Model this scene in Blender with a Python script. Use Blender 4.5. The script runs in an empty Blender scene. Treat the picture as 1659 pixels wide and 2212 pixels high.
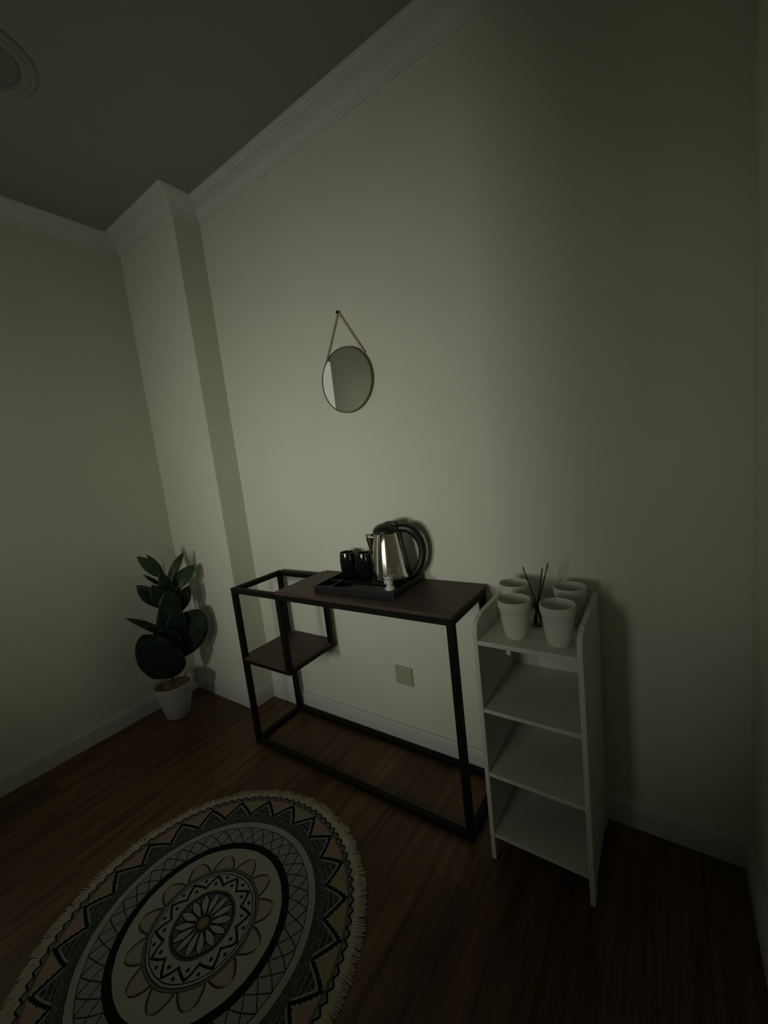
import bpy, bmesh, math, random
from mathutils import Vector, Matrix
random.seed(7)
R = math.radians
scene = bpy.context.scene
col = scene.collection

# ------------------------------------------------------------------ camera
cam_d = bpy.data.cameras.new('camera')
cam_d.sensor_fit = 'HORIZONTAL'; cam_d.sensor_width = 36.0
cam_d.lens = 36.0 * 869.86 / 1659.0
cam_d.clip_start = 0.02
cam = bpy.data.objects.new('camera', cam_d); col.objects.link(cam)
cam.matrix_world = (Matrix.Translation((1.5922, -1.4131, 1.33)) @ Matrix.Rotation(R(35.2915), 4, 'Z')
                    @ Matrix.Rotation(R(82.5179), 4, 'X') @ Matrix.Rotation(R(-6.5447), 4, 'Z'))
scene.camera = cam

# ------------------------------------------------------------------ world, view, main light
w = bpy.data.worlds.new('world'); scene.world = w; w.use_nodes = True
w.node_tree.nodes['Background'].inputs[0].default_value = (0.30, 0.32, 0.26, 1)
w.node_tree.nodes['Background'].inputs[1].default_value = 0.02
vs = scene.view_settings
vs.view_transform = 'Standard'; vs.look = 'None'; vs.gamma = 1.0; vs.use_curve_mapping = False
vs.exposure = 0.0

# behind the viewer: a narrow hall light beyond the doorway, and two added fills
def area(name, loc, aim, sx, sy, watt, spread, c=(0.985, 1.0, 0.885)):
    ld = bpy.data.lights.new(name, 'AREA'); ld.shape = 'RECTANGLE'; ld.size = sx; ld.size_y = sy
    ld.energy = watt; ld.color = c; ld.spread = R(spread)
    lo = bpy.data.objects.new(name, ld); col.objects.link(lo); lo.location = loc
    lo.rotation_euler = (Vector(aim) - Vector(loc)).to_track_quat('-Z', 'Y').to_euler()
area('hall_light', (0.24, -3.5, 1.15), (0.0, 0, 1.27), 0.16, 0.42, 2.35, 62)
area('fill_light', (0.86, -2.44, 1.2), (0.48, 0, 1.15), 0.24, 0.60, 1.18, 70)  # added soft fill to lift the right of the back wall
area('wall_fill', (-0.15, -2.05, 1.55), (-0.94, -2.0, 2.0), 0.15, 0.15, 0.62, 150)  # added fill brightening the unseen end of the left wall, no known lamp

# ------------------------------------------------------------------ room numbers
XL, XP, XR, PW, H, YF = -0.94, -0.3666, 1.7827, 0.1467, 2.694, -2.4
CP, CH, BT = 0.1073, 0.0628, 0.014

# ------------------------------------------------------------------ materials
def new_mat(name):
    m = bpy.data.materials.new(name); m.use_nodes = True
    return m, m.node_tree, m.node_tree.nodes['Principled BSDF']
def noise(nt, scale, detail=4, vec=None, rough=0.55):
    n = nt.nodes.new('ShaderNodeTexNoise'); n.inputs['Scale'].default_value = scale
    n.inputs['Detail'].default_value = detail; n.inputs['Roughness'].default_value = rough
    if vec is not None: nt.links.new(vec, n.inputs['Vector'])
    return n
def coords(nt, scale=(1, 1, 1), out='Object'):
    tc = nt.nodes.new('ShaderNodeTexCoord'); mp = nt.nodes.new('ShaderNodeMapping')
    mp.inputs['Scale'].default_value = scale
    nt.links.new(tc.outputs[out], mp.inputs['Vector'])
    return mp.outputs['Vector']
def simple(name, c, rough=0.6, metal=0.0, var=0.06, nscale=12, bump=0.0, bscale=80, spec=0.5, stretch=(1, 1, 1), **kw):
    m, nt, b = new_mat(name)
    v = coords(nt, stretch)
    n = noise(nt, nscale, 4, v)
    r = nt.nodes.new('ShaderNodeValToRGB')
    r.color_ramp.elements[0].position = 0.3; r.color_ramp.elements[1].position = 0.7
    r.color_ramp.elements[0].color = tuple(x * (1 - var) for x in c) + (1,)
    r.color_ramp.elements[1].color = tuple(min(1, x * (1 + var)) for x in c) + (1,)
    nt.links.new(n.outputs['Fac'], r.inputs['Fac']); nt.links.new(r.outputs['Color'], b.inputs['Base Color'])
    b.inputs['Roughness'].default_value = rough; b.inputs['Metallic'].default_value = metal
    b.inputs['Specular IOR Level'].default_value = spec
    if bump:
        n2 = noise(nt, bscale, 3, v); bp = nt.nodes.new('ShaderNodeBump')
        bp.inputs['Strength'].default_value = bump; bp.inputs['Distance'].default_value = 0.002
        nt.links.new(n2.outputs['Fac'], bp.inputs['Height']); nt.links.new(bp.outputs['Normal'], b.inputs['Normal'])
    for k, val in kw.items(): b.inputs[k].default_value = val
    return m

M = {}
M['wall'] = simple('cream_wall_paint', (0.76, 0.755, 0.65), 0.75, var=0.02, nscale=3, bump=0.12, bscale=220, spec=0.25)
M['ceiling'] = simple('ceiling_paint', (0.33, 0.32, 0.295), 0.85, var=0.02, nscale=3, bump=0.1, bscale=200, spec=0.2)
M['trim'] = simple('white_plaster', (0.74, 0.73, 0.69), 0.6, var=0.03, nscale=9, spec=0.3)
M['base'] = simple('white_gloss_skirting', (0.66, 0.66, 0.62), 0.45, var=0.03, nscale=9, spec=0.35)
M['metal'] = simple('black_powder_coated_steel', (0.0055, 0.005, 0.0045), 0.55, var=0.15, nscale=40, spec=0.18)
M['white'] = simple('white_foil_board', (0.66, 0.65, 0.58), 0.5, var=0.02, nscale=6, spec=0.35)
M['walnut'] = simple('dark_walnut_board', (0.075, 0.045, 0.034), 0.5, var=0.35, nscale=14, stretch=(1.2, 14, 14), bump=0.15, bscale=30, spec=0.35)
M['steel'] = simple('polished_steel', (0.84, 0.81, 0.72), 0.11, 1.0, var=0.02, nscale=6)
M['plastic'] = simple('black_plastic', (0.010, 0.011, 0.010), 0.38, var=0.1, nscale=30)
M['tray'] = simple('black_tray_laminate', (0.012, 0.012, 0.015), 0.42, var=0.15, nscale=40, bump=0.1, spec=0.4)
M['mug'] = simple('black_glaze', (0.007, 0.007, 0.009), 0.09, var=0.1, nscale=20)
M['mugrim'] = simple('worn_glaze_rim', (0.10, 0.09, 0.08), 0.35, var=0.2, nscale=60)
M['cup'] = simple('white_plastic_tumbler', (0.74, 0.72, 0.64), 0.35, var=0.02, nscale=6)
M['leaf'] = simple('dark_green_leaf', (0.011, 0.024, 0.016), 0.45, var=0.4, nscale=18, spec=0.4)
M['leaf2'] = simple('fresh_green_leaf', (0.030, 0.062, 0.018), 0.45, var=0.3, nscale=18, spec=0.4)
M['stem'] = simple('brown_stem', (0.05, 0.035, 0.02), 0.8, var=0.3, nscale=40)
M['pot'] = simple('white_pot', (0.38, 0.37, 0.35), 0.55, var=0.03, nscale=6)
M['soil'] = simple('brown_moss', (0.16, 0.11, 0.045), 0.95, var=0.5, nscale=60, bump=0.8, bscale=120)
M['mirror'] = simple('mirror_glass', (0.86, 0.90, 0.84), 0.015, 1.0, var=0.0)
M['mframe'] = simple('bronze_rim', (0.13, 0.11, 0.06), 0.45, 0.5, var=0.1)
M['strap'] = simple('tan_strap', (0.46, 0.42, 0.31), 0.7, var=0.12, nscale=50)
M['socket'] = simple('ivory_socket_plate', (0.46, 0.45, 0.34), 0.45, var=0.03)
M['dark'] = simple('dark_slot', (0.03, 0.03, 0.025), 0.6)
M['reed'] = simple('black_reed', (0.012, 0.010, 0.006), 0.8, var=0.2)
M['ribbon'] = simple('black_ribbon', (0.010, 0.010, 0.010), 0.6, var=0.2)
M['door'] = simple('white_door_paint', (0.66, 0.65, 0.6), 0.5, var=0.02)
M['lightglass'] = simple('unlit_frosted_cover', (0.20, 0.20, 0.18), 0.5, var=0.02)
M['porcelain'] = simple('white_porcelain', (0.60, 0.62, 0.58), 0.3, var=0.25, nscale=60)
def glassy(name, c, rough=0.03, trans=1.0):
    m, nt, b = new_mat(name)
    n = noise(nt, 20, 2, coords(nt)); mr = nt.nodes.new('ShaderNodeMapRange')
    mr.inputs['To Min'].default_value = rough * 0.8; mr.inputs['To Max'].default_value = rough * 1.2
    nt.links.new(n.outputs['Fac'], mr.inputs['Value']); nt.links.new(mr.outputs['Result'], b.inputs['Roughness'])
    b.inputs['Base Color'].default_value = c + (1,)
    b.inputs['Transmission Weight'].default_value = trans; b.inputs['IOR'].default_value = 1.46
    return m
M['glass'] = glassy('clear_glass', (0.93, 0.94, 0.93))
def emitter(name, c, s):
    m, nt, b = new_mat(name)
    b.inputs['Base Color'].default_value = (0.5, 0.5, 0.45, 1)
    b.inputs['Emission Color'].default_value = c + (1,); b.inputs['Emission Strength'].default_value = s
    return m
M['pane'] = emitter('daylit_frosted_pane', (0.96, 1.0, 0.86), 0.28)

def plank_mat():
    m, nt, b = new_mat('oak_laminate')
    oi = nt.nodes.new('ShaderNodeObjectInfo')
    tc = nt.nodes.new('ShaderNodeTexCoord')
    add = nt.nodes.new('ShaderNodeVectorMath'); add.operation = 'ADD'
    sc = nt.nodes.new('ShaderNodeVectorMath'); sc.operation = 'SCALE'; sc.inputs['Scale'].default_value = 37.0
    cmb = nt.nodes.new('ShaderNodeCombineXYZ')
    for i in range(3): nt.links.new(oi.outputs['Random'], cmb.inputs[i])
    nt.links.new(cmb.outputs[0], sc.inputs[0]); nt.links.new(tc.outputs['Object'], add.inputs[0]); nt.links.new(sc.outputs[0], add.inputs[1])
    mp = nt.nodes.new('ShaderNodeMapping'); mp.inputs['Scale'].default_value = (22, 1.3, 1)
    nt.links.new(add.outputs[0], mp.inputs['Vector'])
    n = noise(nt, 1.6, 6, mp.outputs['Vector'], 0.6)
    r = nt.nodes.new('ShaderNodeValToRGB'); e = r.color_ramp.elements
    e[0].position = 0.30; e[0].color = (0.048, 0.0235, 0.008, 1)
    e[1].position = 0.72; e[1].color = (0.175, 0.102, 0.040, 1)
    nt.links.new(n.outputs['Fac'], r.inputs['Fac'])
    hsv = nt.nodes.new('ShaderNodeHueSaturation')
    mr = nt.nodes.new('ShaderNodeMapRange'); mr.inputs['To Min'].default_value = 0.78; mr.inputs['To Max'].default_value = 1.22
    nt.links.new(oi.outputs['Random'], mr.inputs['Value']); nt.links.new(mr.outputs['Result'], hsv.inputs['Value'])
    nt.links.new(r.outputs['Color'], hsv.inputs['Color']); nt.links.new(hsv.outputs['Color'], b.inputs['Base Color'])
    b.inputs['Roughness'].default_value = 0.42; b.inputs['Specular IOR Level'].default_value = 0.35
    bp = nt.nodes.new('ShaderNodeBump'); bp.inputs['Strength'].default_value = 0.15; bp.inputs['Distance'].default_value = 0.001
    nt.links.new(n.outputs['Fac'], bp.inputs['Height']); nt.links.new(bp.outputs['Normal'], b.inputs['Normal'])
    return m
M['plank'] = plank_mat()

# --- tiny expression builder over Math nodes, for the printed rug pattern
class X:
    nt = None
    def __init__(s, v): s.v = v
    @staticmethod
    def op(o, *a):
        n = X.nt.nodes.new('ShaderNodeMath'); n.operation = o
        for i, q in enumerate(a):
            q = q.v if isinstance(q, X) else q
            if isinstance(q, (int, float)): n.inputs[i].default_value = q
            else: X.nt.links.new(q, n.inputs[i])
        return X(n.outputs[0])
    def __add__(s, o): return X.op('ADD', s, o)
    __radd__ = __add__
    def __sub__(s, o): return X.op('SUBTRACT', s, o)
    def __rsub__(s, o): return X.op('SUBTRACT', o, s)
    def __mul__(s, o): return X.op('MULTIPLY', s, o)
    __rmul__ = __mul__
    def __truediv__(s, o): return X.op('DIVIDE', s, o)
def lt(a, b): return X.op('LESS_THAN', a, b)
def gt(a, b): return X.op('GREATER_THAN', a, b)
def band(r, a, b): return gt(r, a) * lt(r, b)
def ab(a): return X.op('ABSOLUTE', a)
def frac(a): return X.op('FRACT', a)
def mn(a, b): return X.op('MINIMUM', a, b)
def mx(a, b): return X.op('MAXIMUM', a, b)
def rug_material():
    m, nt, b = new_mat('printed_mandala_cotton'); X.nt = nt
    tc = nt.nodes.new('ShaderNodeTexCoord'); sp = nt.nodes.new('ShaderNodeSeparateXYZ')
    # slight hand-printed wobble
    wob = noise(nt, 24, 2, tc.outputs['Object'])
    wv = nt.nodes.new('ShaderNodeVectorMath'); wv.operation = 'SCALE'; wv.inputs['Scale'].default_value = 0.0045
    ctr = nt.nodes.new('ShaderNodeVectorMath'); ctr.operation = 'SUBTRACT'; ctr.inputs[1].default_value = (0.5, 0.5, 0.5)
    nt.links.new(wob.outputs['Color'], ctr.inputs[0]); nt.links.new(ctr.outputs[0], wv.inputs[0])
    av = nt.nodes.new('ShaderNodeVectorMath'); av.operation = 'ADD'
    nt.links.new(tc.outputs['Object'], av.inputs[0]); nt.links.new(wv.outputs[0], av.inputs[1])
    nt.links.new(av.outputs[0], sp.inputs[0])
    x, y = X(sp.outputs[0]), X(sp.outputs[1])
    r = X.op('SQRT', x * x + y * y)
    t = X.op('ARCTAN2', y, x) / (2 * math.pi) + 1.0
    n1 = X(noise(nt, 260, 2, tc.outputs['Object']).outputs['Fac'])
    state = {'c': None}
    rgb = nt.nodes.new('ShaderNodeRGB'); rgb.outputs[0].default_value = (0.50, 0.48, 0.39, 1)
    state['c'] = rgb.outputs[0]
    def lay(mask, c):
        mix = nt.nodes.new('ShaderNodeMix'); mix.data_type = 'RGBA'
        nt.links.new(mask.v, mix.inputs[0]); nt.links.new(state['c'], mix.inputs[6])
        if isinstance(c, tuple): mix.inputs[7].default_value = c + (1,)
        else: nt.links.new(c, mix.inputs[7])
        state['c'] = mix.outputs[2]
    K = (0.012, 0.012, 0.014); G = (0.085, 0.09, 0.088); G2 = (0.19, 0.19, 0.17); P = (0.46, 0.45, 0.385)
    def hued(idx, bright=1.0):   # muted peach / ochre / dusty pink per motif
        wn = nt.nodes.new('ShaderNodeTexWhiteNoise'); wn.noise_dimensions = '1D'; nt.links.new(idx.v, wn.inputs['W'])
        rp = nt.nodes.new('ShaderNodeValToRGB'); rp.color_ramp.interpolation = 'CONSTANT'
        e = rp.color_ramp.elements; cs = [(0.44, 0.29, 0.18), (0.40, 0.34, 0.18), (0.43, 0.29, 0.22), (0.37, 0.34, 0.19), (0.46, 0.32, 0.19)]
        while len(e) < 5: e.new(0.5)
        for i, c in enumerate(cs): e[i].position = i / 5; e[i].color = tuple(q * bright for q in c) + (1,)
        nt.links.new(wn.outputs['Value'], rp.inputs['Fac']); return rp.outputs[0]
    # centre flower
    lay(band(r, 0.0, 0.088), G2)
    u = ab(frac(14 * t) - 0.5)
    wp = 0.46 * X.op('SINE', (mn(mx(r, 0.012), 0.084) - 0.010) * (math.pi / 0.078))
    z = band(r, 0.014, 0.085)
    lay(z * lt(u, wp), P)
    lay(z * lt(ab(u - wp) * r, 0.0042), K)
    lay(z * gt(u, 0.47) * gt(r, 0.05), K)
    lay(lt(r, 0.017), (0.30, 0.20, 0.12)); lay(lt(r, 0.007), (0.30, 0.25, 0.09))
    lay(band(r, 0.017, 0.0195), K)
    lay(band(r, 0.083, 0.094), G); lay(band(r, 0.083, 0.0865), K)
    # star
    s1 = ab(frac(12 * t + (0.5 - 12 * 9 / 360)) - 0.5) * 2
    rz = 0.1385 - 0.030 * s1
    z = band(r, 0.094, 0.145)
    lay(z, P); lay(z * lt(ab(r - rz), 0.0048), K)
    lay(z * lt(ab(r - 0.1145) + s1 * 0.030, 0.0065), K)
    lay(z * lt(ab(r - 0.1335) + (1 - s1) * 0.034, 0.0062), K)
    # rings
    lay(band(r, 0.143, 0.146), K); lay(band(r, 0.146, 0.1515), P); lay(band(r, 0.1515, 0.1545), K)
    lay(band(r, 0.1545, 0.160), G2); lay(band(r, 0.160, 0.163), G)
    # sun petals
    q = (mn(mx(r, 0.163), 0.207) - 0.163) / 0.044
    w2 = 0.45 * X.op('SQRT', mx(1 - q, 0.0))
    u2 = ab(frac(13 * t) - 0.5); z = band(r, 0.163, 0.2075)
    lay(z * lt(u2, w2), hued(X.op('FLOOR', 13 * t), 1.0))
    lay(z * lt(u2, w2 - 0.10), (0.43, 0.395, 0.31))
    lay(z * lt(ab(u2 - w2), 0.035), (0.05, 0.045, 0.03))
    # thick ring, lattice, pale ring
    lay(band(r, 0.2335, 0.2575), K)
    z = band(r, 0.257, 0.317)
    lay(z, (0.35, 0.36, 0.31)); q = (r - 0.257) / 0.06
    lay(z * gt(ab(frac(40 * t + q * 1.0) - 0.5), 0.452), (0.035, 0.035, 0.03))
    lay(z * gt(ab(frac(40 * t - q * 1.0) - 0.5), 0.452), (0.035, 0.035, 0.03))
    lay(band(r, 0.3145, 0.3175), (0.05, 0.05, 0.045)); lay(band(r, 0.3175, 0.3385), P)
    lay(band(r, 0.3385, 0.371), G)
    lay(band(r, 0.3385, 0.371) * gt(n1, 0.56), (0.20, 0.20, 0.18))
    lay(band(r, 0.3405, 0.3425), K); lay(band(r, 0.349, 0.3505), K)
    # triangles
    s3 = ab(frac(24 * t + (0.5 - 24 * 8.7 / 360)) - 0.5) * 2
    z = band(r, 0.371, 0.4405)
    lay(z, hued(X.op('FLOOR', 24 * t + (0.5 - 24 * 8.7 / 360) + 0.5)))
    tip = 0.424 - 0.060 * s3
    saw = 0.0035 * gt(frac(r * 95), 0.5)
    lay(z * lt(r, tip + 0.0215 + saw), (0.44, 0.41, 0.33))
    lay(z * lt(r, tip + 0.0155 + saw), K)
    lay(z * lt(r, tip + 0.001), (0.36, 0.37, 0.33))
    lay(z * lt(r, tip - 0.0075), (0.045, 0.050, 0.052))
    zi = z * lt(r, tip - 0.009)
    lay(zi * gt(n1, 0.60), (0.26, 0.27, 0.25))
    lay(zi * lt(ab(frac((r - 0.371) * 60) - 0.5), 0.12), (0.20, 0.21, 0.19))
    # outer line and zigzag
    lay(band(r, 0.4385, 0.4405), K); lay(band(r, 0.4405, 0.4432), (0.30, 0.28, 0.23)); lay(band(r, 0.4432, 0.445), K)
    s4 = ab(frac(96 * t) - 0.5) * 2
    z4 = 0.4475 + 0.0115 * s4
    z = band(r, 0.445, 0.4625)
    lay(z * lt(r, z4), (0.27, 0.26, 0.22)); lay(z * lt(ab(r - z4), 0.0034), K)
    # woven tone
    mixn = nt.nodes.new('ShaderNodeMix'); mixn.data_type = 'RGBA'; mixn.blend_type = 'MULTIPLY'; mixn.inputs[0].default_value = 0.25
    nt.links.new(state['c'], mixn.inputs[6]); nt.links.new(noise(nt, 400, 1, tc.outputs['Object']).outputs['Fac'], mixn.inputs[7])
    gm = nt.nodes.new('ShaderNodeMix'); gm.data_type = 'RGBA'; gm.blend_type = 'MULTIPLY'; gm.inputs[0].default_value = 1.0; gm.inputs[7].default_value = (0.76, 0.775, 0.80, 1)
    nt.links.new(mixn.outputs[2], gm.inputs[6]); nt.links.new(gm.outputs[2], b.inputs['Base Color'])
    b.inputs['Roughness'].default_value = 0.95; b.inputs['Specular IOR Level'].default_value = 0.1
    bp = nt.nodes.new('ShaderNodeBump'); bp.inputs['Strength'].default_value = 0.5; bp.inputs['Distance'].default_value = 0.0015
    nt.links.new(n1.v, bp.inputs['Height']); nt.links.new(bp.outputs['Normal'], b.inputs['Normal'])
    return m
M['rug'] = rug_material()
M['fringe'] = simple('cream_cotton_fringe', (0.50, 0.45, 0.33), 0.95, var=0.15, nscale=30, spec=0.1)

# ------------------------------------------------------------------ mesh helpers
def link(name, bm, mat, parent=None, smooth=False, bevel=0.0, angle=40):
    me = bpy.data.meshes.new(name)
    bmesh.ops.recalc_face_normals(bm, faces=bm.faces)
    bm.to_mesh(me); bm.free()
    me.materials.append(M[mat] if isinstance(mat, str) else mat)
    if smooth:
        for p in me.polygons: p.use_smooth = True
    o = bpy.data.objects.new(name, me); col.objects.link(o)
    if parent: o.parent = parent
    if bevel:
        md = o.modifiers.new('bevel', 'BEVEL'); md.width = bevel; md.segments = 2; md.limit_method = 'ANGLE'
    if smooth and angle < 180:
        me.set_sharp_from_angle(angle=R(angle))
    return o
def box(bm, a, b, mtx=None):
    vs_ = [bm.verts.new((x, y, z)) for x in (a[0], b[0]) for y in (a[1], b[1]) for z in (a[2], b[2])]
    if mtx is not None:
        for v in vs_: v.co = mtx @ v.co
    for f in ((0, 1, 3, 2), (4, 6, 7, 5), (0, 4, 5, 1), (2, 3, 7, 6), (0, 2, 6, 4), (1, 5, 7, 3)):
        bm.faces.new([vs_[i] for i in f])
    return vs_
def boxo(name, a, b, mat, parent=None, bevel=0.0):
    bm = bmesh.new(); box(bm, a, b); return link(name, bm, mat, parent, bevel=bevel)
def lathe(name, prof, mat, parent=None, n=40, loc=(0, 0, 0), closed=False, smooth=True, bm=None):
    own = bm is None
    if own: bm = bmesh.new()
    rings = []
    for r, z in prof:
        if r < 1e-6: rings.append([bm.verts.new((loc[0], loc[1], loc[2] + z))])
        else: rings.append([bm.verts.new((loc[0] + r * math.cos(2 * math.pi * k / n), loc[1] + r * math.sin(2 * math.pi * k / n), loc[2] + z)) for k in range(n)])
    pairs = list(zip(rings, rings[1:])) + ([(rings[-1], rings[0])] if closed else [])
    for A, B in pairs:
        for k in range(n):
            a, b2 = A[k % len(A)], A[(k + 1) % len(A)]; c, d = B[(k + 1) % len(B)], B[k % len(B)]
            f = [a, b2, c, d]; u = []
            for v in f:
                if v not in u: u.append(v)
            if len(u) > 2: bm.faces.new(u)
    if own: return link(name, bm, mat, parent, smooth=smooth)
def tube(bm, pts, rad, n=8, cap=True, flat=1.0):
    pts = [Vector(p) for p in pts]; rads = rad if isinstance(rad, (list, tuple)) else [rad] * len(pts)
    rings = []; up = Vector((0, 0, 1))
    prev = None
    for i, p in enumerate(pts):
        d = (pts[min(i + 1, len(pts) - 1)] - pts[max(i - 1, 0)]).normalized()
        if prev is None:
            a = d.cross(up); a = a if a.length > 1e-3 else d.cross(Vector((1, 0, 0)))
        else: a = prev - d * prev.dot(d)
        a.normalize(); prev = a; b = d.cross(a)
        rings.append([bm.verts.new(p + (a * math.cos(2 * math.pi * k / n) + b * math.sin(2 * math.pi * k / n) * flat) * rads[i]) for k in range(n)])
    for A, B in zip(rings, rings[1:]):
        for k in range(n): bm.faces.new((A[k], A[(k + 1) % n], B[(k + 1) % n], B[k]))
    if cap: bm.faces.new(rings[0]); bm.faces.new(list(reversed(rings[-1])))
def empty(name, loc, label, cat, rz=0, group=None):
    o = bpy.data.objects.new(name, None); col.objects.link(o); o.empty_display_size = 0.05
    o.location = loc; o.rotation_euler = (0, 0, rz); o['label'] = label; o['category'] = cat
    if group: o['group'] = group
    return o
def tag(o, label, cat, group=None):
    o['label'] = label; o['category'] = cat
    if group: o['group'] = group
    return o
def struct(o, label=None):
    o['kind'] = 'structure'
    if label: o['label'] = label
    return o

# ------------------------------------------------------------------ room shell
T = 0.12
struct(boxo('wall_back', (XP, 0, 0), (XR, T, H), 'wall'), 'plain cream wall behind the console table and shelf')
struct(boxo('wall_pillar', (XL, -PW, 0), (XP, T, H), 'wall'), 'cream pillar face projecting at the corner behind the plant')
struct(boxo('wall_right', (XR, YF - T, 0), (XR + T, T, H), 'wall'), 'cream wall at the right edge beyond the shelf')
WY0, WY1, WZ0, WZ1 = -1.625, -1.18, 0.55, 2.32
bm = bmesh.new()
box(bm, (XL - T, WY1, 0), (XL, T, H)); box(bm, (XL - T, YF - T, 0), (XL, WY0, H))
box(bm, (XL - T, WY0, 0), (XL, WY1, WZ0)); box(bm, (XL - T, WY0, WZ1), (XL, WY1, H))
struct(link('wall_left', bm, 'wall'), 'cream wall to the left of the potted plant')
DX0, DX1, DZ = -0.55, 0.555, 2.05
bm = bmesh.new()
box(bm, (XL, YF - T, 0), (DX0, YF, H)); box(bm, (DX0, YF - T, DZ), (DX1, YF, H)); box(bm, (DX1, YF - T, 0), (0.66, YF, H))
box(bm, (1.06, YF - T, 0), (XR, YF, H)); box(bm, (0.66, YF - T, 0), (1.06, YF, 0.70)); box(bm, (0.66, YF - T, 1.70), (1.06, YF, H))
struct(link('wall_front', bm, 'wall'), 'cream wall with a doorway, behind the viewer')
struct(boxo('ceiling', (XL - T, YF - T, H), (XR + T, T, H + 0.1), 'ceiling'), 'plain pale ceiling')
fl = struct(boxo('floor', (XL - T, YF - 1.6, -0.10), (XR + T, T, -0.010), 'dark'), 'warm brown wood plank floor')

# planks, running away from the viewer towards the back wall
NC = 23; pw = (XR - XL) / NC; gap = 0.0003
cache = {}
for k in range(NC):
    x0 = XL + k * pw; x1 = x0 + pw
    ytop = -PW if x0 + pw * 0.5 < XP else 0.0
    y = 0.0 + random.uniform(0.05, 1.1)
    while y > YF:
        ya, yb = max(y - 1.18, YF), min(y, ytop)
        if yb - ya > 0.02:
            L = round(yb - ya, 4); key = L
            if key not in cache:
                b2 = bmesh.new(); wv_ = pw / 2 - gap
                c = 0.0006
                pr = [(-wv_, -0.0098), (wv_, -0.0098), (wv_, -c), (wv_ - c, 0), (-wv_ + c, 0), (-wv_, -c)]
                e0 = [b2.verts.new((p[0], -L / 2 + gap, p[1])) for p in pr]; e1 = [b2.verts.new((p[0], L / 2 - gap, p[1])) for p in pr]
                for i in range(6): b2.faces.new((e0[i], e0[(i + 1) % 6], e1[(i + 1) % 6], e1[i]))
                b2.faces.new(e0); b2.faces.new(list(reversed(e1)))
                bmesh.ops.recalc_face_normals(b2, faces=b2.faces)
                me = bpy.data.meshes.new('plank'); b2.to_mesh(me); b2.free(); me.materials.append(M['plank']); cache[key] = me
            o = bpy.data.objects.new('plank', cache[key]); col.objects.link(o); o.parent = fl
            o.location = ((x0 + x1) / 2, (ya + yb) / 2, 0)
        y -= 1.18

# mitred mouldings along the room outline
PTS = [(XL, YF), (XL, -PW), (XP, -PW), (XP, 0), (XR, 0), (XR, YF)]
def inward(i, d):
    n = Vector((0, 0)); px, py = PTS[i]
    for j in (i - 1, i):
        a, b = PTS[j % 6], PTS[(j + 1) % 6]
        e = Vector((b[0] - a[0], b[1] - a[1])).normalized(); n += Vector((e.y, -e.x))
    return px + n.x * d, py + n.y * d
def moulding(name, i, prof, mat, label):
    bm = bmesh.new()
    A = [bm.verts.new((*inward(i, d), z)) for d, z in prof]; B = [bm.verts.new((*inward((i + 1) % 6, d), z)) for d, z in prof]
    n = len(prof)
    for k in range(n): bm.faces.new((A[k], A[(k + 1) % n], B[(k + 1) % n], B[k]))
    bm.faces.new(A); bm.faces.new(list(reversed(B)))
    return struct(link(name, bm, mat), label)
cprof = [(0, H), (CP, H), (CP, H - 0.007), (CP - 0.008, H - 0.007), (CP - 0.010, H - 0.012), (CP - 0.020, H - 0.013), (CP - 0.022, H - 0.018)]
for k in range(9):
    a = k / 8 * math.pi / 2
    cprof.append((0.021 + (CP - 0.030 - 0.021) * (1 - math.sin(a)), H - 0.018 - (CH - 0.032) * (1 - math.cos(a))))
cprof += [(0.017, H - CH + 0.013), (0.015, H - CH + 0.008), (0.008, H - CH + 0.006), (0.006, H - CH), (0, H - CH)]
for n_, (i, lb) in enumerate([(0, 'white moulded cornice above the left wall'), (1, 'white moulded cornice on the pillar front'), (2, 'short white cornice return on the pillar side'), (3, 'long white moulded cornice above the back wall'), (4, 'white cornice above the right wall')]):
    moulding('trim_%d' % (n_ + 1), i, cprof, 'trim', lb)
bprof = [(0, 0), (BT, 0), (BT, 0.058), (BT - 0.003, 0.060), (BT - 0.003, 0.064), (BT, 0.067), (BT - 0.002, 0.080), (BT - 0.007, 0.090), (BT - 0.008, 0.096), (0, 0.097)]
for nm, i, lb in [('left', 0, 'white skirting board under the left wall'), ('pillar', 1, 'white skirting board along the pillar front'), ('pillar_side', 2, 'short white skirting on the pillar side'), ('back', 3, 'white skirting board behind the console table'), ('right', 4, 'white skirting board under the right wall')]:
    moulding('baseboard_' + nm, i, bprof, 'base', lb)

# window in the left wall, only seen in the round mirror
bm = bmesh.new(); f = 0.045
box(bm, (XL - 0.09, WY0, WZ0), (XL - 0.005, WY0 + 0.006, WZ1)); box(bm, (XL - 0.09, WY1 - f, WZ0), (XL - 0.005, WY1, WZ1))
box(bm, (XL - 0.09, WY0 + 0.006, WZ0), (XL - 0.005, WY1 - f, WZ0 + f)); box(bm, (XL - 0.09, WY0 + 0.006, WZ1 - f), (XL - 0.005, WY1 - f, WZ1))
wf = struct(link('window_1', bm, 'door'), 'narrow frosted window reflected in the round mirror')
boxo('window_pane', (XL - 0.020, WY0 + 0.006, WZ0 + f), (XL - 0.010, WY1 - f, WZ1 - f), 'pane', wf)
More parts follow.
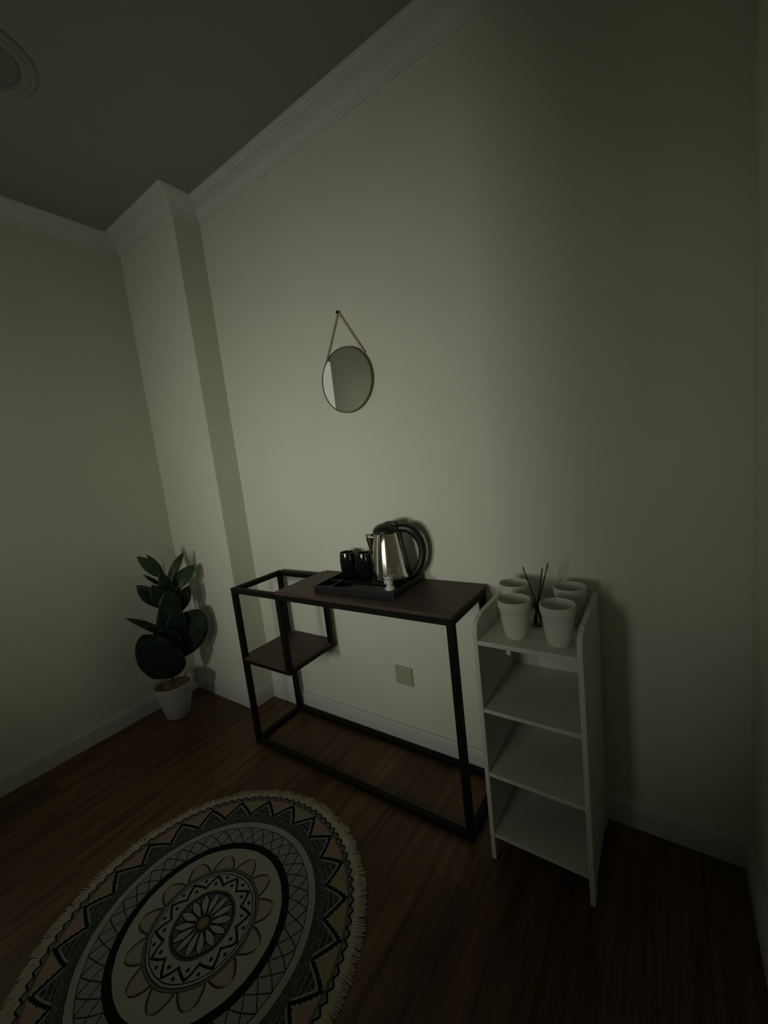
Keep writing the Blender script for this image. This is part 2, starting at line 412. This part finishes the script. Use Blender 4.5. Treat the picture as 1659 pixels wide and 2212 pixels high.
# door frame of the doorway
bm = bmesh.new()
box(bm, (DX0 - 0.06, YF, 0), (DX0, YF + 0.015, DZ + 0.06)); box(bm, (DX1, YF, 0), (DX1 + 0.06, YF + 0.015, DZ + 0.06)); box(bm, (DX0, YF, DZ), (DX1, YF + 0.015, DZ + 0.06))
struct(link('door_1', bm, 'door'), 'white casing of the open doorway opposite the mirror')
bm = bmesh.new()  # invented opening, cased to hold the added fill light
box(bm, (0.62, YF, 0.66), (0.66, YF + 0.012, 1.74)); box(bm, (1.06, YF, 0.66), (1.10, YF + 0.012, 1.74)); box(bm, (0.66, YF, 0.66), (1.06, YF + 0.012, 0.70)); box(bm, (0.66, YF, 1.70), (1.06, YF + 0.012, 1.74))
struct(link('fill_casing', bm, 'door'), 'white casing added around the fill light behind the viewer')

# ------------------------------------------------------------------ ceiling light (unlit)
t = empty('ceiling_light', (-0.12, -0.875, H), 'unlit round recessed light in the ceiling at the top left', 'ceiling light')
lathe('trim_ring', [(0.143, 0), (0.145, -0.004), (0.137, -0.009), (0.128, -0.006), (0.122, -0.011), (0.108, -0.012), (0.102, 0)], 'ceiling', t, closed=True)
lathe('frosted_cover', [(0, -0.003), (0.101, -0.003), (0.101, 0.0), (0, 0.0)], 'lightglass', t)

# ------------------------------------------------------------------ console table
TX, TY, TH, TF = 1.149, 0.306, 0.8054, 0.024
tb = empty('console_table', (-0.1177, -0.0305, 0), 'slim black steel console table with a dark walnut top and low side shelf', 'table', 0.010)
tb.location.y = -0.028
HX, SH = 0.334, 0.458   # hanger position and low shelf height, table space
fy, by = -TY, 0.0
def rail(name, a, b): return boxo(name, a, b, 'metal', tb, 0.0012)
for x in (0, TX - TF):
    for y0 in (fy, by - TF):
        rail('leg', (x, y0, 0), (x + TF, y0 + TF, TH))
for z0 in (0, TH - TF):
    for y0 in (fy, by - TF): rail('rail', (TF, y0, z0), (TX - TF, y0 + TF, z0 + TF))
    for x in (0, TX - TF): rail('rail', (x, fy + TF, z0), (x + TF, by - TF, z0 + TF))
for y0 in (fy, by - TF): rail('hanger', (HX - TF, y0, SH - 0.028), (HX, y0 + TF, TH - TF))
rail('shelf_rail', (HX - TF, fy + TF, SH - 0.028), (HX, by - TF, SH - 0.012)); rail('shelf_rail', (0.0, fy + TF, SH - 0.028), (TF, by - TF, SH - 0.012))
for y0 in (fy, by - 0.012): rail('shelf_rail', (TF, y0, SH - 0.028), (HX - TF, y0 + 0.012, SH - 0.012))
top = boxo('tabletop', (HX - 0.017, fy - 0.002, TH), (TX + 0.003, 0.001, TH + 0.013), 'walnut', tb, 0.0015); top['label'] = 'dark walnut tabletop'
bm = bmesh.new(); box(bm, (TF, fy, SH - 0.012), (HX - TF, by, SH)); box(bm, (0.002, fy + TF, SH - 0.012), (TF, by - TF, SH)); box(bm, (HX - TF, fy + TF, SH - 0.012), (HX - 0.002, by - TF, SH))
low = link('low_shelf', bm, 'walnut', tb); low['label'] = 'dark walnut low shelf'
TZ = TH + 0.013

# ------------------------------------------------------------------ tray
trw, trd, trh = 0.385, 0.232, 0.027
tr = empty('serving_tray', (0.578, -0.1525, TZ), 'black rectangular tray with dividers under the kettle and mugs', 'tray', R(3.0))
a, d = trw / 2, trd / 2
boxo('tray_base', (-a, -d, 0), (a, d, 0.006), 'tray', tr)
bm = bmesh.new(); q = 0.007
box(bm, (-a, -d, 0.006), (a, -d + q, trh)); box(bm, (-a, d - q, 0.006), (a, d, trh))
box(bm, (-a, -d + q, 0.006), (-a + q, d - q, trh)); box(bm, (a - q, -d + q, 0.006), (a, d - q, trh))
link('tray_rim', bm, 'tray', tr, bevel=0.0012)
boxo('divider', (-a + 0.075, -d + q, 0.006), (-a + 0.080, d - 0.13, trh - 0.002), 'tray', tr)
boxo('divider', (-a + q, d - 0.135, 0.006), (-0.018, d - 0.130, trh - 0.006), 'tray', tr)
boxo('front_ledge', (-0.02, -d + q, 0.006), (a - q, -d + 0.052, trh), 'tray', tr)
TB = TZ + 0.006

# ------------------------------------------------------------------ mugs
MR = [(0, 0), (0.026, 0), (0.030, 0.004), (0.0345, 0.03), (0.0365, 0.055), (0.0365, 0.08), (0.0345, 0.102), (0.0325, 0.114)]
def mug(loc, rz, label):
    t = empty('mug', loc, label, 'mug', rz, 'two black mugs on the tray')
    inner = [(r - 0.003, z) for r, z in reversed(MR[2:])]; inner = [(0.0295, 0.112)] + inner[1:-1] + [(0.026, 0.007), (0, 0.007)]
    lathe('mug_body', MR + inner, 'mug', t, 44)
    lathe('mug_rim', [(0.0325, 0.114), (0.0320, 0.1158), (0.0300, 0.1158), (0.0295, 0.112)], 'mugrim', t, 44, closed=True)
    bm = bmesh.new(); tube(bm, [(0.035, 0, 0.092), (0.047, 0, 0.092), (0.056, 0, 0.080), (0.057, 0, 0.058), (0.050, 0, 0.040), (0.0335, 0, 0.034)], [0.005, 0.0045, 0.0045, 0.0045, 0.0045, 0.005], 8)
    link('mug_handle', bm, 'mug', t, smooth=True)
mug((0.424, -0.082, TB), R(60), 'glossy black mug at the left, nearest the open end of the tray')
mug((0.514, -0.078, TB), R(75), 'glossy black mug right beside the kettle spout')

# ------------------------------------------------------------------ kettle
kt = empty('kettle', (0.668, -0.106, TB), 'polished steel electric kettle with black lid and handle on the tray', 'kettle', R(22))
lathe('power_base', [(0, 0), (0.078, 0), (0.080, 0.004), (0.079, 0.012), (0.074, 0.016), (0, 0.016)], 'plastic', kt)
body = [(0, 0.018), (0.076, 0.018), (0.079, 0.024), (0.0785, 0.036), (0.076, 0.06), (0.072, 0.10), (0.0665, 0.14), (0.060, 0.18), (0.0540, 0.209), (0.0525, 0.213), (0.050, 0.213), (0, 0.213)]
lathe('kettle_body', body, 'steel', kt, 72)
lathe('base_band', [(0.0745, 0.016), (0.0800, 0.0165), (0.0803, 0.0215), (0.0790, 0.0225), (0.070, 0.0225)], 'plastic', kt, 72)
lathe('lid', [(0, 0.213), (0.0530, 0.213), (0.0560, 0.217), (0.0545, 0.226), (0.047, 0.236), (0.034, 0.245), (0.018, 0.250), (0, 0.252)], 'plastic', kt, 48)
bm = bmesh.new(); box(bm, (-0.002, -0.015, 0.236), (0.048, 0.015, 0.2560)); link('lid_latch', bm, 'plastic', kt, bevel=0.005)
# spout on -x side
bm = bmesh.new(); secs = []
for k in range(7):
    s = k / 6; z = 0.122 + 0.086 * s; rb = 0.0695 - 0.0155 * s; ext = 0.003 + 0.036 * s ** 0.75; hw = 0.007 + 0.021 * s
    ring = []
    for j in range(9):
        u = j / 8 * 2 - 1
        ring.append(bm.verts.new((-(rb - 0.006) - (ext + 0.004) * (1 - abs(u) ** 1.5), u * hw, z + 0.004 * s * (1 - abs(u)))))
    secs.append(ring)
for A, B in zip(secs, secs[1:]):
    for j in range(8): bm.faces.new((A[j], A[j + 1], B[j + 1], B[j]))
sp_ = link('spout', bm, 'steel', kt, smooth=True); md = sp_.modifiers.new('thick', 'SOLIDIFY'); md.thickness = 0.0015
# handle: black strip down the back, arched grip
bm = bmesh.new()
hp = [(0.034, 0.220), (0.058, 0.226), (0.088, 0.224), (0.112, 0.211), (0.131, 0.188), (0.143, 0.158), (0.146, 0.128), (0.141, 0.097), (0.128, 0.066), (0.108, 0.042), (0.088, 0.028)]
hw_ = [0.013, 0.014, 0.0155, 0.0170, 0.0150, 0.0138, 0.0130, 0.0125, 0.0120, 0.0110, 0.0085]
fine = []; fw = []
for i in range(len(hp) - 1):
    for s in (0, 0.5):
        p0, p1, p2, p3 = hp[max(i - 1, 0)], hp[i], hp[i + 1], hp[min(i + 2, len(hp) - 1)]
        c = lambda j: 0.5 * (2 * p1[j] + (p2[j] - p0[j]) * s + (2 * p0[j] - 5 * p1[j] + 4 * p2[j] - p3[j]) * s * s + (3 * p1[j] - p0[j] - 3 * p2[j] + p3[j]) * s ** 3)
        fine.append((c(0) * 0.95, 0, c(1))); fw.append(hw_[i] * (1 - s) + hw_[i + 1] * s)
fine.append((hp[-1][0] * 0.95, 0, hp[-1][1])); fw.append(hw_[-1])
tube(bm, fine, fw, 12, flat=1.22)
link('kettle_handle', bm, 'plastic', kt, smooth=True)
bm = bmesh.new(); prev = None
for i in range(12):
    z = 0.026 + (0.222 - 0.026) * i / 11
    rb = 0.0800 - (0.0800 - 0.0525) * ((z - 0.024) / 0.19) ** 1.15 if z > 0.024 else 0.08
    ring = [bm.verts.new((rb - 0.014, -0.019, z)), bm.verts.new((rb + 0.001, -0.019, z)), bm.verts.new((rb + 0.007, 0, z)), bm.verts.new((rb + 0.001, 0.019, z)), bm.verts.new((rb - 0.014, 0.019, z))]
    if prev:
        for j in range(5): bm.faces.new((prev[j], prev[(j + 1) % 5], ring[(j + 1) % 5], ring[j]))
    else: bm.faces.new(ring)
    prev = ring
bm.faces.new(prev); link('handle_strip', bm, 'plastic', kt)

# ------------------------------------------------------------------ small ornament on the ledge
orn = empty('ornament', (0.742, -0.2285, TZ + trh), 'tiny pale flared ornament with a silver ball, in front of the kettle', 'ornament', R(-130))
lathe('ornament_base', [(0, 0), (0.0175, 0), (0.0190, 0.003), (0.0180, 0.007), (0.0135, 0.012), (0.0125, 0.018), (0.0145, 0.024), (0.0130, 0.031), (0.0115, 0.035)], 'porcelain', orn, 28)
lathe('ornament_cup', [(0.0115, 0.035), (0.0150, 0.040), (0.0200, 0.047), (0.0215, 0.053), (0.0200, 0.0535), (0.0150, 0.045), (0, 0.041)], 'porcelain', orn, 28)
bm = bmesh.new(); bmesh.ops.create_uvsphere(bm, u_segments=20, v_segments=12, radius=0.0085, matrix=Matrix.Translation((0, 0, 0.0505))); link('silver_ball', bm, 'steel', orn, smooth=True)
bm = bmesh.new(); bmesh.ops.create_uvsphere(bm, u_segments=14, v_segments=8, radius=0.005, matrix=Matrix.Translation((0.0152, -0.004, 0.027))); link('side_bead', bm, 'porcelain', orn, smooth=True)

# ------------------------------------------------------------------ white shelf unit
U0, U1, UF, UB = 1.106, 1.409, -0.338, -0.017
un = empty('shelf_unit', (U0, UB, 0), 'narrow white open shelf unit to the right of the console table', 'shelf')
UW, UD, PT = U1 - U0, UF - UB, 0.014
def side(x0):
    out = [(0, 0), (0, 0.826), (UD + 0.052, 0.826)]
    for k in range(6):
        a = math.pi / 2 * k / 5
        out.append((UD + 0.040 - 0.040 * math.sin(a) , 0.780 + 0.040 * math.cos(a)))
    out += [(UD, 0), (UD + 0.035, 0), (UD + 0.045, 0.045), (-0.045, 0.045), (-0.035, 0)]
    bm = bmesh.new(); A = [bm.verts.new((x0, y, z)) for y, z in out]; B = [bm.verts.new((x0 + PT, y, z)) for y, z in out]; n = len(out)
    for k in range(n): bm.faces.new((A[k], A[(k + 1) % n], B[(k + 1) % n], B[k]))
    bm.faces.new(A); bm.faces.new(list(reversed(B)))
    return link('side_panel', bm, 'white', un, bevel=0.001)
side(0); side(UW - PT)
S1 = 0.756
boxo('top_shelf', (PT, UD + 0.002, S1 - 0.014), (UW - PT, -0.006, S1), 'white', un, 0.001)
for z in (0.521, 0.301, 0.083): boxo('shelf_board', (PT, UD + 0.002, z), (UW - PT, -0.006, z + 0.012), 'white', un, 0.001)
boxo('back_panel', (PT, -0.006, 0.083), (UW - PT, 0, 0.815), 'white', un)
boxo('shelf_clip', (0.098, UD + 0.006, S1 - 0.030), (0.110, UD + 0.016, S1 - 0.014), 'white', un)
lathe('screw_cap', [(0, 0.0), (0.0035, 0.0), (0.0035, 0.0006), (0, 0.0006)], 'dark', un, 12).matrix_local = Matrix.Translation((UW, -0.23, 0.723)) @ Matrix.Rotation(R(90), 4, 'Y')

# ------------------------------------------------------------------ tumblers
def tumbler(loc, label, s=1.0):
    t = empty('tumbler', loc, label, 'cup', random.uniform(0, 3), 'four white tumblers on the top shelf')
    prof = [(0, 0), (0.030, 0), (0.0325, 0.003), (0.037, 0.030), (0.0415, 0.062), (0.0435, 0.088), (0.0465, 0.092), (0.0475, 0.098), (0.0480, 0.114), (0.0478, 0.117), (0.0462, 0.117), (0.0455, 0.098), (0.0415, 0.087), (0.0392, 0.062), (0.0350, 0.030), (0.0305, 0.006), (0, 0.006)]
    lathe('cup_body', [(r * s, z * s) for r, z in prof], 'cup', t, 44)
tumbler((1.214, -0.262, S1), 'white tumbler at the front left of the top shelf')
tumbler((1.337, -0.266, S1), 'white tumbler at the front right of the top shelf')
tumbler((1.172, -0.118, S1), 'white tumbler half hidden behind the front left one')
tumbler((1.342, -0.110, S1), 'white tumbler half hidden behind the front right one')

# ------------------------------------------------------------------ reed diffuser
df = empty('reed_diffuser', (1.254, -0.165, S1), 'small glass reed diffuser with black sticks among the white tumblers', 'diffuser')
lathe('bottle', [(0, 0), (0.020, 0), (0.0225, 0.003), (0.0225, 0.040), (0.019, 0.048), (0.010, 0.053), (0.009, 0.062), (0.0075, 0.062), (0.0075, 0.053), (0.016, 0.046), (0.0195, 0.040), (0.0195, 0.006), (0, 0.006)], 'glass', df, 32)
Bm = Vector((0.35, -0.94, 0)).normalized(); Rt = Vector((0.957, 0.29, 0)).normalized()
def dz(s, n, z): return Rt * s + Bm * n + Vector((0, 0, z))
for s, z, n in ((-0.034, 0.190, 0.0), (0.024, 0.183, -0.006), (0.040, 0.200, 0.003)):
    bm = bmesh.new(); tube(bm, [dz(-s * 0.22, 0, 0.012), dz(s * 0.02 + 0.002, n * 0.2, 0.064), dz(s, n, z)], 0.0019, 6); link('reed', bm, 'reed', df)
bm = bmesh.new(); bmesh.ops.create_icosphere(bm, subdivisions=2, radius=0.0155, matrix=Matrix.Translation(dz(0.003, 0.002, 0.066)))
for v in bm.verts: v.co += Vector((random.uniform(-1, 1), random.uniform(-1, 1), random.uniform(-1, 1))) * 0.0015
link('ribbon_bow', bm, 'ribbon', df, smooth=True, angle=180)
for s0, s1 in ((-0.002, -0.010), (0.006, 0.012)):
    bm = bmesh.new(); tube(bm, [dz(s0, 0.014, 0.060), dz((s0 + s1) / 2, 0.026, 0.040), dz(s1, 0.0265, 0.014)], [0.003, 0.0050, 0.0058], 6, flat=0.35); link('ribbon_tail', bm, 'ribbon', df)

# ------------------------------------------------------------------ round hanging mirror
mc = Vector((0.485, 0, 1.679)); mr_ = 0.136
mi = empty('round_mirror', mc, 'round wall mirror in a thin bronze rim hanging from a strap', 'mirror')
Ry = Matrix.Rotation(R(90), 4, 'X')
o = lathe('mirror_glass', [(0, 0.004), (mr_ - 0.004, 0.004), (mr_ - 0.004, 0.0165), (0, 0.0165)], 'mirror', mi, 96, smooth=False); o.matrix_local = Ry
o = lathe('mirror_rim', [(mr_ - 0.0035, 0.002), (mr_ - 0.0035, 0.0175), (mr_ - 0.002, 0.0195), (mr_ - 0.0005, 0.0190), (mr_, 0.016), (mr_, 0.002)], 'mframe', mi, 96, closed=True); o.matrix_local = Ry
nx, nz = -0.006, 0.279
for s in (-1, 1):
    P0 = Vector((nx + s * 0.002, -0.009, nz - 0.002)); P1 = Vector((s * 0.108, -0.012, 0.089)); D = (P1 - P0).normalized(); N = Vector((D.z, 0, -D.x)) * 0.0035
    bm = bmesh.new(); vs8 = []
    for P_, yy in ((P0, -0.009), (P1, -0.012)):
        for sg in (-1, 1):
            for th in (0, 0.0025):
                q_ = P_ + N * sg; vs8.append(bm.verts.new((q_.x, yy + th, q_.z)))
    for f_ in ((0, 1, 3, 2), (4, 6, 7, 5), (0, 4, 5, 1), (2, 3, 7, 6), (0, 2, 6, 4), (1, 5, 7, 3)): bm.faces.new([vs8[i] for i in f_])
    link('strap', bm, 'strap', mi)
hk = lathe('wall_hook', [(0, -0.001), (0.0032, -0.001), (0.0032, 0.012), (0.0065, 0.0125), (0.0065, 0.0155), (0, 0.016)], 'plastic', None, 16)
hk.matrix_world = Matrix.Translation((mc.x + nx, 0, mc.z + nz)) @ Ry
tag(hk, 'small black wall hook holding the mirror strap', 'hook')

# ------------------------------------------------------------------ socket
sk = empty('wall_socket', (0.6025, 0, 0.3465), 'square ivory wall socket low on the wall under the console table', 'socket')
boxo('face_plate', (-0.045, -0.009, -0.044), (0.045, 0, 0.044), 'socket', sk, 0.003)
boxo('rocker_switch', (0.008, -0.0125, 0.016), (0.026, -0.009, 0.034), 'socket', sk, 0.001)
for nm, x, z, wx, wz in (('pin_slot', -0.010, 0.006, 0.0035, 0.008), ('pin_slot', -0.026, -0.016, 0.0065, 0.0032), ('pin_slot', 0.006, -0.016, 0.0065, 0.0032)):
    boxo(nm, (x - wx, -0.0100, z - wz), (x + wx, -0.0088, z + wz), 'dark', sk)
boxo('pin_shroud', (-0.036, -0.0105, -0.027), (0.0155, -0.009, 0.0135), 'socket', sk, 0.002)
sk.children[-1].location.y = 0.0012

# ------------------------------------------------------------------ potted plant
PB = Vector((-0.758, -0.384, 0))
pc = empty('potted_plant', PB, 'broad-leaved green potted plant in a white pot on the floor in the corner', 'plant')
lathe('plant_pot', [(0, 0), (0.061, 0), (0.064, 0.004), (0.083, 0.09), (0.100, 0.178), (0.104, 0.194), (0.102, 0.198), (0.097, 0.196), (0.093, 0.172), (0, 0.168)], 'pot', pc, 48)
bm = bmesh.new(); rr = []
for i, (r_, z_) in enumerate(((0.0, 0.186), (0.03, 0.185), (0.06, 0.182), (0.094, 0.177))):
    rr.append([bm.verts.new((r_ * math.cos(k / 24 * 6.2832), r_ * math.sin(k / 24 * 6.2832), z_ + random.uniform(-0.003, 0.004))) for k in range(24)] if r_ else [bm.verts.new((0, 0, z_))])
for k in range(24):
    bm.faces.new((rr[0][0], rr[1][k], rr[1][(k + 1) % 24]))
    for j in (1, 2): bm.faces.new((rr[j][k], rr[j + 1][k], rr[j + 1][(k + 1) % 24], rr[j][(k + 1) % 24]))
link('soil', bm, 'soil', pc, smooth=True)
toC = Vector((cam.location.x - PB.x, cam.location.y - PB.y, 0)); toC = Vector((1.5922 - PB.x, -1.4131 - PB.y, 0)).normalized()
rt = Vector((-toC.y, toC.x, 0))
def W(s, n, z): return rt * (s - 0.019) + toC * n + Vector((0, 0, z))
bm = bmesh.new(); tube(bm, [W(0.015, 0, 0.165), W(0.03, 0, 0.30), W(0.045, 0, 0.45), W(0.06, 0, 0.62), W(0.075, 0, 0.84)], [0.009, 0.008, 0.007, 0.006, 0.004], 8); link('stem', bm, 'stem', pc, smooth=True)
def leaf(a, b, width, face, curl=0.02, mat='leaf', wide=0.5, fold=0.12, n=12, mcount=6, blunt=0.85):
    """blade from a to b; face = direction its upper side looks; curl bows it along face"""
    a, b = Vector(a), Vector(b); ax = (b - a); L = ax.length; ax.normalize()
    face = Vector(face); face = (face - ax * face.dot(ax)).normalized(); sd = ax.cross(face)
    bm = bmesh.new(); rows = []
    for i in range(n + 1):
        s = i / n
        pa = wide * blunt / (1 - wide); pk = wide ** pa * (1 - wide) ** blunt
        hw = width / 2 * (s ** pa) * ((1 - s) ** blunt) / pk
        hw = max(hw, 0.0015 * (1 - s) + 0.0004)
        c = a + ax * (L * s) + face * (curl * math.sin(math.pi * s) * 1.0)
        row = []
        for j in range(mcount + 1):
            u = j / mcount * 2 - 1
            row.append(bm.verts.new(c + sd * (u * hw) + face * (-fold * (1 - abs(u)) * hw + 0.05 * hw * math.sin(s * 17 + u * 3))))
        rows.append(row)
    for A, B in zip(rows, rows[1:]):
        for j in range(mcount): bm.faces.new((A[j], A[j + 1], B[j + 1], B[j]))
    o = link('leaf', bm, mat, pc, smooth=True, angle=180)
    md = o.modifiers.new('thick', 'SOLIDIFY'); md.thickness = 0.0012
    return o
F = toC; U = Vector((0, 0, 1))
# crown of narrow pointed leaves (mostly lighter green)
leaf(W(0.078, 0.00, 0.80), W(-0.034, 0.03, 0.962), 0.060, F + U * .3, 0.015, 'leaf2', 0.55)
leaf(W(0.078, -0.02, 0.82), W(0.012, -0.03, 0.952), 0.035, F + U * .3, 0.0, 'leaf2')
leaf(W(0.082, 0.01, 0.79), W(0.083, 0.03, 0.925), 0.014, rt, 0.0, 'leaf')
leaf(W(0.085, 0.01, 0.78), W(0.192, 0.00, 0.930), 0.046, F + U * .4, 0.012, 'leaf2', 0.5)
leaf(W(0.090, 0.02, 0.72), W(0.236, 0.03, 0.850), 0.082, F + U * .5 - rt * .2, 0.02, 'leaf2', 0.5)
leaf(W(0.085, 0.02, 0.71), W(0.060, 0.09, 0.86), 0.070, F + U * .1, 0.02, 'leaf', 0.5)
leaf(W(0.075, 0.01, 0.75), W(-0.022, 0.06, 0.862), 0.022, F + U * .3, 0.0, 'leaf')
# second whorl
leaf(W(0.075, 0.01, 0.63), W(-0.062, 0.05, 0.812), 0.085, F + U * .2 - rt * .3, 0.02, 'leaf', 0.55)
leaf(W(0.070, 0.02, 0.60), W(0.010, 0.07, 0.80), 0.080, F + U * .1, 0.02, 'leaf', 0.6)
leaf(W(0.075, 0.01, 0.58), W(0.188, 0.05, 0.745), 0.085, F + U * .2 + rt * .2, 0.025, 'leaf', 0.55)
leaf(W(0.065, 0.02, 0.55), W(0.080, 0.09, 0.76), 0.110, F, 0.03, 'leaf', 0.55)
leaf(W(0.070, -0.02, 0.60), W(0.130, -0.05, 0.78), 0.080, F + U * .3, 0.0, 'leaf', 0.55)
leaf(W(0.060, 0.02, 0.46), W(0.040, 0.08, 0.69), 0.115, F, 0.03, 'leaf', 0.5)
leaf(W(0.060, 0.03, 0.44), W(0.105, 0.08, 0.66), 0.105, F + rt * .2, 0.03, 'leaf', 0.5)
# lower broad leaves
leaf(W(0.050, 0.01, 0.475), W(-0.140, 0.04, 0.648), 0.055, U * .8 + F * .5, 0.006, 'leaf', 0.42)
leaf(W(0.062, 0.00, 0.32), W(0.212, 0.07, 0.600), 0.195, F - rt * .25, 0.02, 'leaf', 0.58, 0.10, 26, 10, 0.62)
leaf(W(0.035, 0.03, 0.38), W(0.010, 0.10, 0.56), 0.150, F + U * .2, 0.02, 'leaf', 0.5)
leaf(W(0.048, 0.02, 0.236), W(-0.080, 0.13, 0.560), 0.205, F * 1.0 - rt * .15, 0.03, 'leaf', 0.46, 0.08, 28, 10, 0.60)
leaf(W(0.050, 0.02, 0.30), W(0.000, 0.02, 0.545), 0.200, F + rt * .1, 0.01, 'leaf', 0.5, 0.1, 12, 8)
leaf(W(0.045, -0.01, 0.40), W(0.120, -0.06, 0.56), 0.120, F + U * .3, 0.0, 'leaf', 0.5)

# ------------------------------------------------------------------ rug
RC = (0.421, -0.947)
rg = empty('round_rug', (RC[0], RC[1], 0), 'round cream rug with a black mandala print and fringed edge', 'rug')
bm = bmesh.new(); rings = []
rad_ = [0] + [0.462 * k / 14 for k in range(1, 15)]
for i, r_ in enumerate(rad_):
    rings.append([bm.verts.new((0, 0, 0.0062))] if i == 0 else [bm.verts.new((r_ * math.cos(k / 96 * 6.28319), r_ * math.sin(k / 96 * 6.28319), 0.006 + 0.0006 * math.sin(k * 0.5 + i))) for k in range(96)])
rings.append([bm.verts.new((0.4645 * math.cos(k / 96 * 6.28319), 0.4645 * math.sin(k / 96 * 6.28319), 0.0012)) for k in range(96)])
for k in range(96): bm.faces.new((rings[0][0], rings[1][k], rings[1][(k + 1) % 96]))
for A, B in zip(rings[1:], rings[2:]):
    for k in range(96): bm.faces.new((A[k], B[k], B[(k + 1) % 96], A[(k + 1) % 96]))
link('rug_field', bm, 'rug', rg, smooth=True)
bm = bmesh.new(); NF = 1500
for k in range(NF):
    a0 = k / NF * 2 * math.pi; clump = math.sin(k * 0.23) * 0.4 + math.sin(k * 0.071 + 1) * 0.5
    L = 0.036 + 0.004 * clump + random.uniform(-0.005, 0.005); da = (random.uniform(-0.020, 0.020) + 0.015 * math.sin(k * 0.19))
    r0 = 0.4605; wd = 0.0023
    pr = []
    for s in (0, 0.5, 1.0):
        rr_ = r0 + L * s; aa = a0 + da * s ** 1.4 * 0.5
        c = Vector((rr_ * math.cos(aa), rr_ * math.sin(aa), 0.0055 - 0.003 * s + (0.003 * math.sin(s * 3.14) * random.uniform(0.1, 1.3))))
        tg = Vector((-math.sin(aa), math.cos(aa), 0))
        ww = wd * (1 - 0.5 * s)
        pr.append([bm.verts.new(c - tg * ww - Vector((0, 0, 0.001))), bm.verts.new(c + tg * ww - Vector((0, 0, 0.001))), bm.verts.new(c + Vector((0, 0, 0.0012)))])
    for A, B in zip(pr, pr[1:]):
        for j in range(3): bm.faces.new((A[j], A[(j + 1) % 3], B[(j + 1) % 3], B[j]))
    bm.faces.new(pr[-1])
fr = link('fringe', bm, 'fringe', rg); fr['kind'] = 'stuff'; fr['label'] = 'short cream cotton fringe'

# nest the small pieces under the part they belong to
def nest(parent_name, child_name, root):
    ps = [c for c in root.children if c.name.split('.')[0] == parent_name]
    for c in [c for c in root.children if c.name.split('.')[0] == child_name]: c.parent = ps[0]
nest('lid', 'lid_latch', kt); nest('kettle_handle', 'handle_strip', kt)
for n_ in ('rocker_switch', 'pin_slot', 'pin_shroud'): nest('face_plate', n_, sk)
nest('ribbon_bow', 'ribbon_tail', df); nest('ornament_base', 'side_bead', orn); nest('tray_base', 'divider', tr)
sp2 = [c for c in un.children if c.name.startswith('side_panel')][1]
for c in list(un.children):
    if c.name.startswith('screw_cap'): c.parent = sp2
